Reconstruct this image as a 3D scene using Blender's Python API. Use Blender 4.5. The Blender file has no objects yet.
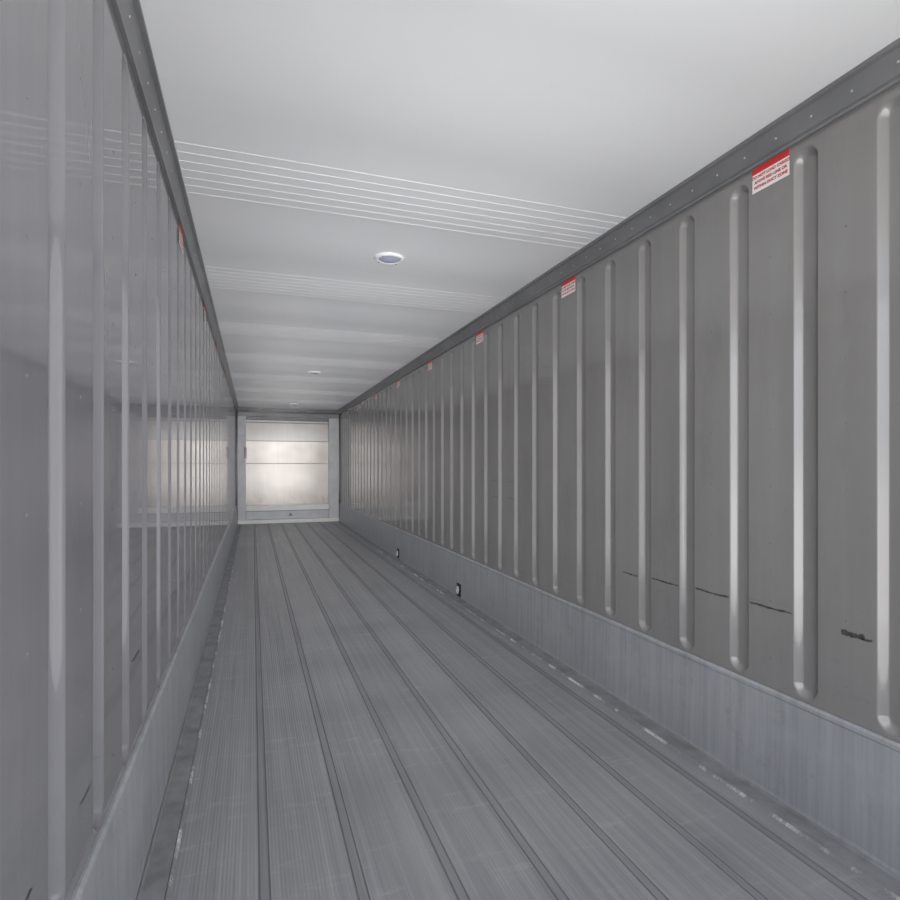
import bpy, bmesh, math, random
from mathutils import Matrix, Vector
random.seed(4)
XL, XR = -0.36, 2.0
H = 2.72
Y0, Y1 = -0.45, 14.1
PITCH = 0.315
KICK = 0.436
XC = (XL+XR)/2
sc = bpy.context.scene

# ---------------------------------------------------------------- helpers
def link(o, parent=None):
    sc.collection.objects.link(o)
    if parent: o.parent = parent
    return o
def mesh_obj(name, verts, faces, mat, smooth=False, parent=None):
    m = bpy.data.meshes.new(name); m.from_pydata(verts, [], faces); m.update()
    bm = bmesh.new(); bm.from_mesh(m); bmesh.ops.recalc_face_normals(bm, faces=bm.faces); bm.to_mesh(m); bm.free()
    if smooth:
        for p in m.polygons: p.use_smooth = True
    m.materials.append(mat)
    return link(bpy.data.objects.new(name, m), parent)
class MB:
    """mesh builder collecting boxes/prisms into one mesh"""
    def __init__(s): s.bm = bmesh.new()
    def box(s, x0,x1,y0,y1,z0,z1, bev=0.0, mi=0):
        r = bmesh.ops.create_cube(s.bm, size=1)
        vs = r['verts']
        for v in vs:
            v.co = Vector(((x0+x1)/2+v.co.x*(x1-x0), (y0+y1)/2+v.co.y*(y1-y0), (z0+z1)/2+v.co.z*(z1-z0)))
        fs = set(f for v in vs for f in v.link_faces)
        for f in fs: f.material_index = mi
        if bev:
            es = list(set(e for v in vs for e in v.link_edges))
            r = bmesh.ops.bevel(s.bm, geom=es, offset=bev, segments=2, affect='EDGES', profile=.5)
            for f in r['faces']: f.material_index = mi
    def extr(s, prof, y0, y1, closed=False, mi=0):
        n=len(prof)
        a=[s.bm.verts.new((x,y0,z)) for x,z in prof]; b=[s.bm.verts.new((x,y1,z)) for x,z in prof]
        for i in range(n if closed else n-1):
            j=(i+1)%n
            f=s.bm.faces.new((a[i],a[j],b[j],b[i])); f.material_index=mi
        if closed:
            for q in (a,b):
                f=s.bm.faces.new(q); f.material_index=mi
    def dome(s, c, r, h, axis, seg=8, mi=0):
        ax=Vector(axis).normalized(); t=ax.orthogonal().normalized(); u=ax.cross(t)
        rings=[]
        for rr,hh in ((1,0),(.75,.65)):
            rings.append([s.bm.verts.new(Vector(c)+(t*math.cos(2*math.pi*k/seg)+u*math.sin(2*math.pi*k/seg))*r*rr+ax*h*hh) for k in range(seg)])
        top=s.bm.verts.new(Vector(c)+ax*h)
        for k in range(seg):
            j=(k+1)%seg
            f=s.bm.faces.new((rings[0][k],rings[0][j],rings[1][j],rings[1][k])); f.material_index=mi
            f=s.bm.faces.new((rings[1][k],rings[1][j],top)); f.material_index=mi
    def lathe(s, c, prof, seg=48, mis=None):
        rings=[[s.bm.verts.new((c[0]+r*math.cos(2*math.pi*k/seg), c[1]+r*math.sin(2*math.pi*k/seg), c[2]+z)) for k in range(seg)] for r,z in prof]
        for i in range(len(rings)-1):
            for k in range(seg):
                j=(k+1)%seg
                f=s.bm.faces.new((rings[i][k],rings[i][j],rings[i+1][j],rings[i+1][k])); f.material_index=(mis[i] if mis else 0); f.smooth=True
        f=s.bm.faces.new(rings[-1]); f.material_index=(mis[-1] if mis else 0)
    def done(s, name, mats, parent=None):
        bmesh.ops.recalc_face_normals(s.bm, faces=s.bm.faces)
        m=bpy.data.meshes.new(name); s.bm.to_mesh(m); s.bm.free()
        for k in mats: m.materials.append(k)
        return link(bpy.data.objects.new(name,m), parent)

# ---------------------------------------------------------------- materials
class NT:
    def __init__(s, name):
        s.m=bpy.data.materials.new(name); s.m.use_nodes=True; s.t=s.m.node_tree; s.b=s.t.nodes['Principled BSDF']
        s.tc=s.t.nodes.new('ShaderNodeTexCoord')
    def n(s,t,**k):
        x=s.t.nodes.new(t)
        for a,b in k.items(): setattr(x,a,b)
        return x
    def l(s,a,b): s.t.links.new(a,b)
    def map(s,scale,loc=(0,0,0)):
        x=s.n('ShaderNodeMapping'); x.inputs['Scale'].default_value=scale; x.inputs['Location'].default_value=loc
        s.l(s.tc.outputs['Object'],x.inputs[0]); return x.outputs[0]
    def noise(s,scale,sc_=1,det=4,rough=.6,loc=(0,0,0)):
        x=s.n('ShaderNodeTexNoise'); x.inputs['Scale'].default_value=sc_; x.inputs['Detail'].default_value=det; x.inputs['Roughness'].default_value=rough
        s.l(s.map(scale,loc),x.inputs['Vector']); return x.outputs[0]
    def ramp(s,v,a,b,ca=0.,cb=1.):
        x=s.n('ShaderNodeMapRange'); x.inputs[1].default_value=a; x.inputs[2].default_value=b; x.inputs[3].default_value=ca; x.inputs[4].default_value=cb
        s.l(v,x.inputs[0]); return x.outputs[0]
    def math(s,op,a,b=None):
        x=s.n('ShaderNodeMath',operation=op)
        for i,v in enumerate((a,b)):
            if v is None: continue
            if isinstance(v,(int,float)): x.inputs[i].default_value=v
            else: s.l(v,x.inputs[i])
        return x.outputs[0]
    def mix(s,f,a,b,mode='MIX'):
        x=s.n('ShaderNodeMix',data_type='RGBA',blend_type=mode)
        if isinstance(f,(int,float)): x.inputs[0].default_value=f
        else: s.l(f,x.inputs[0])
        for i,v in ((6,a),(7,b)):
            if isinstance(v,tuple): x.inputs[i].default_value=(*v,1)
            else: s.l(v,x.inputs[i])
        return x.outputs[2]
    def set(s,col=None,rough=None,metal=None,spec=None):
        for k,v in (('Base Color',col),('Roughness',rough),('Metallic',metal),('Specular IOR Level',spec)):
            if v is None: continue
            if isinstance(v,tuple): s.b.inputs[k].default_value=(*v,1)
            elif isinstance(v,(int,float)): s.b.inputs[k].default_value=v
            else: s.l(v,s.b.inputs[k])
    def bump(s,h,strength=.3,dist=.01):
        x=s.n('ShaderNodeBump'); x.inputs['Strength'].default_value=strength; x.inputs['Distance'].default_value=dist
        s.l(h,x.inputs['Height']); s.l(x.outputs[0],s.b.inputs['Normal'])

def simple(name,col,rough=.5,metal=0.,var=.08,scale=6):
    t=NT(name); n=t.noise((scale,)*3)
    c=tuple(col); d=tuple(x*(1-var*2) for x in col)
    t.set(t.mix(t.ramp(n,.3,.7),d,c),rough,metal); return t.m

def wall_mat(name, c1, c2, c3, spec, r0, r1):
    t=NT(name)
    big=t.noise((.6,.6,.8))
    streak=t.noise((3,9,.5),det=5)
    base=t.mix(t.ramp(big,.3,.7),c1,c2)
    base=t.mix(t.ramp(streak,.4,.75,0,.3),base,c3)
    sep=t.n('ShaderNodeSeparateXYZ'); t.l(t.tc.outputs['Object'],sep.inputs[0])
    zm=t.ramp(sep.outputs[2],1.2,.6)
    s1=t.noise((1,2.2,40),det=5,rough=.7,loc=(0,3.3,0)); m1=t.math('MULTIPLY',t.math('MULTIPLY',t.ramp(s1,.62,.73),zm),.45)
    base=t.mix(m1,base,(.09,.085,.085))
    smear=t.noise((1,3.5,1.2),det=6,rough=.75,loc=(0,1.1,7)); base=t.mix(t.ramp(smear,.52,.75,0,.32),base,tuple(x*.62 for x in c1))
    t.set(base,t.ramp(t.noise((2,2,2),det=5),.3,.7,r0,r1),0.0,spec)
    t.bump(t.noise((.9,1.6,.9),det=1),.25,.012)
    return t.m
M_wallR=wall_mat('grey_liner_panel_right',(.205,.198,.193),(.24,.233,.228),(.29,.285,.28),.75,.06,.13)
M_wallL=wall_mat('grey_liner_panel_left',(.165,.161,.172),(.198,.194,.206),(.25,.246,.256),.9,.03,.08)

# ceiling: white liner
t=NT('white_ceiling_liner')
n=t.noise((.8,.5,.8)); base=t.mix(t.ramp(n,.3,.7),(.80,.81,.825),(.845,.852,.86))
st=t.noise((.4,14,1),det=4); base=t.mix(t.ramp(st,.55,.8,0,.2),base,(.73,.74,.76))
t.set(base,t.ramp(n,.3,.7,.3,.42),0,.5); t.bump(t.noise((1.5,.9,1),det=1),.2,.01)
M_ceil=t.m
M_bead=simple('white_bead',(.93,.93,.93),.4,0,.02)

# aluminium floor
t=NT('aluminium_duct_floor')
long1=t.noise((22,.30,1),det=6,rough=.65)
long2=t.noise((90,.9,1),det=4)
plank=t.noise((3.2,.12,1),det=3,rough=.6,loc=(1.7,0,0))
patch=t.noise((1.2,.8,1),det=6,rough=.7)
cross=t.noise((3,14,1),det=6,rough=.7,loc=(4,2,0))
base=t.mix(t.ramp(long1,.3,.7),(.235,.238,.250),(.345,.349,.363))
base=t.mix(t.ramp(plank,.4,.65,0,.5),base,(.40,.403,.415))
base=t.mix(t.ramp(long2,.4,.7,0,.45),base,(.165,.168,.18))
base=t.mix(t.ramp(patch,.45,.75,0,.4),base,(.40,.40,.405))
base=t.mix(t.ramp(cross,.56,.75,0,.4),base,(.50,.50,.495))
t.set(base,t.ramp(patch,.3,.7,.34,.55),.2,.6)
w=t.n('ShaderNodeTexWave',wave_type='BANDS',bands_direction='X'); w.inputs['Scale'].default_value=26; w.inputs['Distortion'].default_value=0
t.l(t.map((1,1,1)),w.inputs['Vector'])
t.bump(t.math('ADD',t.math('MULTIPLY',w.outputs['Fac'],.5),t.math('MULTIPLY',long2,1.2)),.35,.003)
M_floor=t.m
M_seam=simple('floor_seam_dirt',(.18,.182,.192),.6,0.1)
t=NT('floor_joint_strip'); n=t.noise((60,.6,1),det=4)
t.set(t.mix(t.ramp(n,.3,.7),(.205,.208,.22),(.30,.303,.315)),.5,.2); M_joint=t.m
# kick plate
t=NT('aluminium_kick_plate')
a=t.noise((1,30,1.2),det=5); b=t.noise((2,2,3),det=6,rough=.7)
base=t.mix(t.ramp(a,.3,.7),(.305,.314,.332),(.415,.425,.443)); base=t.mix(t.ramp(b,.5,.75,0,.4),base,(.50,.51,.52))
g=t.noise((1,6,5),det=6,rough=.8,loc=(3,3,3)); base=t.mix(t.ramp(g,.54,.70,0,.42),base,(.20,.205,.215))
t.set(base,t.ramp(b,.3,.7,.33,.5),.15,.5); M_kick=t.m
M_ledge=simple('floor_edge_strip',(.28,.285,.297),.55,.15,.2,9)
# scuffed weld line
t=NT('scraped_weld'); n=t.noise((3,6,3),det=6,rough=.75)
t.set(t.mix(t.ramp(n,.50,.64),(.27,.275,.29),(.78,.78,.77)),.5,.2); M_weld=t.m
# trim
t=NT('dark_aluminium_trim'); n=t.noise((3,2,3),det=5)
t.set(t.mix(t.ramp(n,.3,.7),(.16,.162,.168),(.23,.232,.24)),.35,.2); M_trim=t.m
M_rivet=simple('rivet_metal',(.45,.45,.45),.4,.3)
M_rivd=simple('rivet_painted',(.17,.17,.175),.4,.1)
M_white=simple('white_frame',(.58,.585,.60),.4,0,.08)
M_whiteb=simple('white_sill',(.80,.79,.77),.45,0,.05)
M_dark=simple('dark_recess',(.03,.03,.032),.7)
M_red=simple('sticker_red',(.55,.03,.03),.4,0,.02)
M_paper=simple('sticker_white',(.85,.84,.83),.4,0,.02)
M_lens=simple('lamp_lens',(.42,.48,.60),.2,0,.04)
M_rim=simple('lamp_rim',(.92,.92,.92),.3,0,.02)
# bulkhead panel
t=NT('brushed_bulkhead_panel')
n=t.noise((.9,1,1.2),det=2,rough=.5); f=t.noise((14,1,.8),det=4)
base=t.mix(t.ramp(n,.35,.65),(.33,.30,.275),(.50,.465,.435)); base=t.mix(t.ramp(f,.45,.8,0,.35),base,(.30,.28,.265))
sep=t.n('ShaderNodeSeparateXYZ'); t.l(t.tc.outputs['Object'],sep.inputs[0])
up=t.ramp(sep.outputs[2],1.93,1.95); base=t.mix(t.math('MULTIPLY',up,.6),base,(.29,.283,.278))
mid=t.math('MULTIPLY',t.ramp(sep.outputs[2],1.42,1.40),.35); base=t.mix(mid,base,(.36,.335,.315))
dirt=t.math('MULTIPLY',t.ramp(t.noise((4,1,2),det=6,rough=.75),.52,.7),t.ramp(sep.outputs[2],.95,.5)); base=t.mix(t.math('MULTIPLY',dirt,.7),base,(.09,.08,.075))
t.set(base,.3,.6,.5); t.bump(n,.2,.02); M_bulk=t.m

# ---------------------------------------------------------------- side walls
def groove_wall(name, X, s, ystart, mat):
    # s = direction outward (+1 right wall, -1 left wall); grooves pressed outward
    R, D, SL = 0.051, 0.025, 0.024
    za, zb = 0.455+R, 2.568-R
    ys=set([Y0,Y1]); cent=[]
    k=-8
    while ystart+k*PITCH < Y1-.1:
        c=ystart+k*PITCH
        if c>Y0+.08:
            cent.append(c)
            for q in (-.056,-.0535,-.051,-.0485,-.046,-.042,-.038,-.034,-.030,-.0275,-.025,-.021,-.012,0,.012,.021,.025,.0275,.030,.034,.038,.042,.046,.0485,.051,.0535,.056): ys.add(round(c+q,5))
        k+=1
    ys=sorted(ys)
    zs=set([0.40, 2.66])
    for q in range(0,13):
        zs.add(round(za+.004-q*0.005,5)); zs.add(round(zb-.004+q*0.005,5))
    for z in (.75,1.1,1.5,1.9,2.2): zs.add(z)
    zs=sorted(zs)
    verts=[]
    for y in ys:
        c=min(cent,key=lambda q:abs(q-y)); dy=y-c
        for z in zs:
            dz = za-z if z<za else (z-zb if z>zb else 0)
            d=math.hypot(dy,dz)
            tt=max(0,min(1,(R-d)/SL)); tt=.75*tt+.25*tt*tt*(3-2*tt)
            verts.append((X+s*D*tt,y,z))
    nz=len(zs); faces=[]
    for i in range(len(ys)-1):
        for j in range(nz-1):
            a=i*nz+j; q=(a,a+1,a+nz+1,a+nz)
            faces.append(q if s>0 else q[::-1])
    m=bpy.data.meshes.new(name); m.from_pydata(verts,[],faces); m.update()
    for p in m.polygons: p.use_smooth=True
    m.materials.append(mat)
    o=link(bpy.data.objects.new(name,m))
    so=o.modifiers.new('thick','SOLIDIFY'); so.thickness=.05; so.offset=-1
    nrm=m.polygons[0].normal.x
    if nrm*s>0: so.offset=1
    return o,cent
RY=1.610
wr,centR=groove_wall('wall_right',XR,1,RY,M_wallR)
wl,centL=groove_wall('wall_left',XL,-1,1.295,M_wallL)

# rivets on the liner
def rivets(name,X,axis,cent,parent):
    b=MB()
    for i,c in enumerate(cent):
        y=c+PITCH/2
        if y>Y1-.2: continue
        for k in range(9):
            z=.56+k*.235
            if z>2.3: continue
            b.dome((X,y,z),.0042,.0018,axis,6)
    b.done(name,[M_rivd],parent)
rivets('rivets',XR,(-1,0,0),centR,wr); rivets('rivets_l',XL,(1,0,0),centL,wl)

# scuff marks (rubber scrapes) on the right wall flats
def scuff(ya,yb,z,th,parent,X,sgn):
    N=16; v=[];f=[]
    for i in range(N+1):
        y=ya+(yb-ya)*i/N
        w=th*(.35+random.random()*.8)*(1 if 0<i<N else .2); zz=z+random.uniform(-.0012,.0012)+.0015*math.sin(i*.4+ya)
        v+=[(X-sgn*.0012,y,zz-w),(X-sgn*.0012,y,zz+w)]
    for i in range(N): f.append((2*i,2*i+1,2*i+3,2*i+2))
    mesh_obj('scuff',v,f,M_scuff,parent=parent)
M_scuff=simple('black_rubber_scuff',(.09,.085,.085),.6,0,.3,40)
for n,z in ((0,.768),(1,.763),(2,.752),(3,.742)):
    c=RY+n*PITCH
    if n==3: scuff(c+.056,c+.19,z,.005,wr,XR,1)
    else: scuff(c+.056,c+PITCH-.056,z,.0045,wr,XR,1)
scuff(1.385,1.47,.752,.010,wr,XR,1)
scuff(1.36,1.40,.748,.004,wr,XR,1)
# faint scraped rectangle further down the wall
for ya,yb,z in ((4.17,4.30,1.22),(4.50,4.62,1.22),(4.17,4.30,1.08),(4.50,4.62,1.08)): scuff(ya,yb,z,.0025,wr,XR,1)
for y,z,l,th in ((1.09,.62,.07,.003),(1.45,.60,.08,.003),(2.02,.73,.12,.003),(2.9,.74,.14,.003)):
    scuff(y,y+l,z,th,wl,XL,-1)

# ---------------------------------------------------------------- ceiling
b=MB()
b.box(XL-.05,XR+.05,Y0,Y1,H,H+.06)
g=2.65
k=0
while g+k*1.59<Y1-.6:
    for q in range(7):
        y=g+k*1.59+q*.078
        prof=[(-.0040,0),(-.0024,-.0013),(.0024,-.0013),(.0040,0)]
        a=[b.bm.verts.new((XL+.03,y+p,H+z)) for p,z in prof]; c=[b.bm.verts.new((XR-.03,y+p,H+z)) for p,z in prof]
        for i in range(3):
            f=b.bm.faces.new((a[i],a[i+1],c[i+1],c[i])); f.material_index=1
    k+=1
ceil=b.done('ceiling',[M_ceil,M_bead])

# trims along the ceiling corners
def trim(name,X,s):
    b=MB()
    prof=[(X+s*.02,2.603),(X-s*.012,2.603),(X-s*.014,2.612),(X-s*.008,2.625),(X-s*.030,2.700),(X-s*.045,2.704),(X-s*.045,H-.001),(X+s*.02,H-.001)]
    b.extr(prof,Y0,Y1-.002,closed=True)
    y=.2
    while y<Y1-.2:
        b.dome((X-s*.0185,y,2.662),.0055,.003,(-s,0,-.3),6,1); y+=.1525
    return b.done(name,[M_trim,M_rivet])
trim('trim_1',XR,1); trim('trim_2',XL,-1)

# ---------------------------------------------------------------- kick plates
def kick(name,X,s):
    b=MB()
    prof=[(X+s*.02,KICK+.004),(X-s*.006,KICK+.004),(X-s*.014,KICK-.004),(X-s*.014,KICK-.016),(X-s*.010,KICK-.022),(X-s*.016,.03),(X-s*.022,.0),(X+s*.02,.0)]
    b.extr(prof,Y0,Y1-.002,closed=True)
    # floor edge strip with welded lip
    b.extr([(X-s*.020,.0),(X-s*.022,.016),(X-s*.030,.009),(X-s*.100,.007),(X-s*.104,.0)],Y0,Y1-.002,closed=True,mi=1)
    b.extr([(X-s*.101,.0),(X-s*.104,.010),(X-s*.110,.010),(X-s*.114,.0)],Y0,Y1-.002,closed=True,mi=2)
    y=.3
    while y<Y1-.2:
        b.dome((X-s*.012,y,KICK-.045),.0045,.002,(-s,0,0),6,3); y+=.3
    return b.done(name,[M_kick,M_ledge,M_weld,M_kick])
kick('baseboard_right',XR,1); kick('baseboard_left',XL,-1)

# ---------------------------------------------------------------- floor
b=MB()
seams=[.035+.292*i for i in range(0,7)]
seams=[sx for sx in seams if XL+.15<sx<XR-.12]
def addf(p,mi):
    a=[b.bm.verts.new((xx,Y0,zz)) for xx,zz in p]; c=[b.bm.verts.new((xx,Y1,zz)) for xx,zz in p]
    for i in range(len(p)-1):
        f=b.bm.faces.new((a[i],a[i+1],c[i+1],c[i])); f.material_index=mi
start=XL-.05
for sx in seams:
    for j,off in enumerate((-.016,.016)):
        px=sx+off
        addf([(start,0),(px-.003,0)],2 if j else 0)
        addf([(px-.003,0),(px-.0018,-.0025),(px+.0018,-.0025),(px+.003,0)],1)
        start=px+.003
addf([(start,0),(XR+.05,0)],0)
addf([(XL-.05,-.06),(XR+.05,-.06)],0)
b.done('floor',[M_floor,M_seam,M_joint])

# ---------------------------------------------------------------- far wall + bulkhead
b=MB(); b.box(XL-.05,XR+.05,Y1,Y1+.06,-.06,H+.06); b.done('wall_front',[M_wallR])
bulk=bpy.data.objects.new('refrigeration_bulkhead',None); link(bulk)
Yb=Y1
b=MB()
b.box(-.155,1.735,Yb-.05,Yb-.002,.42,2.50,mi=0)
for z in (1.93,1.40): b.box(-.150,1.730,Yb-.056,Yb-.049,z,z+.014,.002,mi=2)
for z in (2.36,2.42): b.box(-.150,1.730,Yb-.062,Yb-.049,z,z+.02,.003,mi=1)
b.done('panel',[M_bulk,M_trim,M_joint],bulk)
b=MB()
b.box(XL+.024,-.155,Yb-.16,Yb-.002,.0+.003,2.60,.008)
b.box(1.735,XR-.024,Yb-.16,Yb-.002,.003,2.60,.008)
b.done('posts',[M_white],bulk)
b=MB()
b.box(XL+.024,XR-.024,Yb-.165,Yb-.002,2.50,2.60,.006,mi=0)
b.box(-.15,1.73,Yb-.10,Yb-.002,2.44,2.505,.004,mi=0)
b.done('header',[M_trim,M_dark],bulk)
b=MB()
b.box(-.152,1.732,Yb-.17,Yb-.002,.30,.43,.008,mi=1)
b.box(-.152,1.732,Yb-.14,Yb-.002,.10,.295,.006,mi=0)
b.box(XL+.024,XR-.024,Yb-.19,Yb-.002,.004,.095,.006,mi=1)
b.box(-.15,1.73,Yb-.145,Yb-.13,.288,.302,mi=2)
b.done('sill',[M_white,M_whiteb,M_trim],bulk)
mesh_obj('label',[(.79,Yb-.145,.17),(.89,Yb-.145,.17),(.84,Yb-.145,.25)],[(0,1,2)],M_trim,parent=bulk)
b=MB(); b.box(-.19,-.14,Yb-.19,Yb-.155,1.52,1.78,.006); b.done('latch',[M_trim],bulk)

# ---------------------------------------------------------------- ceiling lights
def lamp(y):
    e=bpy.data.objects.new('ceiling_light',None); link(e); e.location=(.85,y,H)
    b=MB()
    b.lathe((0,0,0),[(.098,.0),(.098,-.006),(.092,-.014),(.074,-.016),(.068,-.010),(.060,-.013),(.035,-.022),(.008,-.025)],mis=[0,0,0,0,1,1,1,1])
    for k in range(4):
        a=math.pi/4+k*math.pi/2; b.dome((.083*math.cos(a),.083*math.sin(a),-.015),.006,.003,(0,0,-1),8,2)
    b.done('housing',[M_rim,M_lens,M_trim],e)
for y in (3.67,8.5,13.0): lamp(y)

# ---------------------------------------------------------------- stickers
LINES=("DO NOT LOAD CARGO","ABOVE RED LINE OR","WITHIN DUCT ZONE")
def sticker(X,s,y):
    e=bpy.data.objects.new('warning_sticker',None); link(e)
    M=Matrix(((0,0,-s,X-s*.0015),(-s,0,0,y),(0,1,0,2.552),(0,0,0,1)))
    e.matrix_world=M
    def q(n,x0,x1,y0,y1,z,m): mesh_obj(n,[(x0,y0,z),(x1,y0,z),(x1,y1,z),(x0,y1,z)],[(0,1,2,3)],m,parent=e)
    q('paper',-.088,.088,-.055,.055,0,M_paper)
    q('header',-.088,.088,.022,.055,.0005,M_red)
    for i,tx in enumerate(LINES):
        c=bpy.data.curves.new('text','FONT'); c.body=tx; c.size=.0165; c.align_x='CENTER'; c.materials.append(M_red); c.offset=.0008
        o=link(bpy.data.objects.new('text_line',c),e); o.location=(0,.003-i*.022,.0008)
k=0
while 1.765+1.575*k<Y1-.5:
    sticker(XR,1,1.765+1.575*k)
    if k: sticker(XL,-1,1.72+1.575*k)
    k+=1

# ---------------------------------------------------------------- cargo tie rings on the kick plate
def tie(X,s,y):
    e=bpy.data.objects.new('tie_down_ring',None); link(e); e.location=(X-s*.016,y,.075)
    b=MB()
    b.box(-.006,.004,-.055,.055,-.055,.075,.002,mi=0)
    b.box(-.012,.0,-.020,.022,-.03,.055,.002,mi=1)
    b.done('plate',[M_dark,M_dark],e)
    bm=bmesh.new(); R,r=.028,.007
    S,T=20,8; vs=[[bm.verts.new((-.016*s+ r*math.sin(2*math.pi*j/T),(R+r*math.cos(2*math.pi*j/T))*math.cos(2*math.pi*i/S)*.8,.01+(R+r*math.cos(2*math.pi*j/T))*math.sin(2*math.pi*i/S)*1.2)) for j in range(T)] for i in range(S)]
    for i in range(S):
        for j in range(T): bm.faces.new((vs[i][j],vs[(i+1)%S][j],vs[(i+1)%S][(j+1)%T],vs[i][(j+1)%T]))
    bmesh.ops.recalc_face_normals(bm,faces=bm.faces)
    m=bpy.data.meshes.new('ring'); bm.to_mesh(m); bm.free(); m.materials.append(M_white); link(bpy.data.objects.new('ring',m),e)
for y in (5.44,8.0): tie(XR,1,y)

# ---------------------------------------------------------------- light: overcast daylight through the open rear doors, plus added fill lights
w=bpy.data.worlds.new('World'); sc.world=w; w.use_nodes=True
nt=w.node_tree; bg=nt.nodes['Background']
tc=nt.nodes.new('ShaderNodeTexCoord'); sp=nt.nodes.new('ShaderNodeSeparateXYZ'); cr=nt.nodes.new('ShaderNodeValToRGB')
mr=nt.nodes.new('ShaderNodeMapRange'); mr.inputs[1].default_value=-1; mr.inputs[2].default_value=1
nt.links.new(tc.outputs['Generated'],sp.inputs[0]); nt.links.new(sp.outputs[2],mr.inputs[0]); nt.links.new(mr.outputs[0],cr.inputs[0]); nt.links.new(cr.outputs[0],bg.inputs[0])
cr.color_ramp.elements[0].position=.47; cr.color_ramp.elements[0].color=(1.0,.98,.95,1)
cr.color_ramp.elements[1].position=.52; cr.color_ramp.elements[1].color=(.50,.55,.62,1)
bg.inputs[1].default_value=3.6
# soft fill lights added to brighten the depth, matching no fixture, pointing down the trailer
N=17
for i in range(N):
    L=bpy.data.lights.new('added_fill_light','AREA'); L.shape='RECTANGLE'; L.size=1.5; L.size_y=1.8
    L.energy=8.8-5.0*i/(N-1); L.color=(.985,.985,1.0)
    o=link(bpy.data.objects.new('added_fill_light',L)); o.location=(XC,.0+i*.79,1.36); o.rotation_euler=(math.radians(90),0,0)

cam=bpy.data.cameras.new('camera'); co=link(bpy.data.objects.new('camera',cam))
co.location=(0,0,1.348); co.rotation_euler=(math.radians(90),0,-math.radians(19.13))
cam.sensor_width=36; cam.lens=36*568/900; cam.shift_y=16/900; cam.clip_start=.02
sc.camera=co
sc.view_settings.view_transform='Standard'
sc.view_settings.look='None'
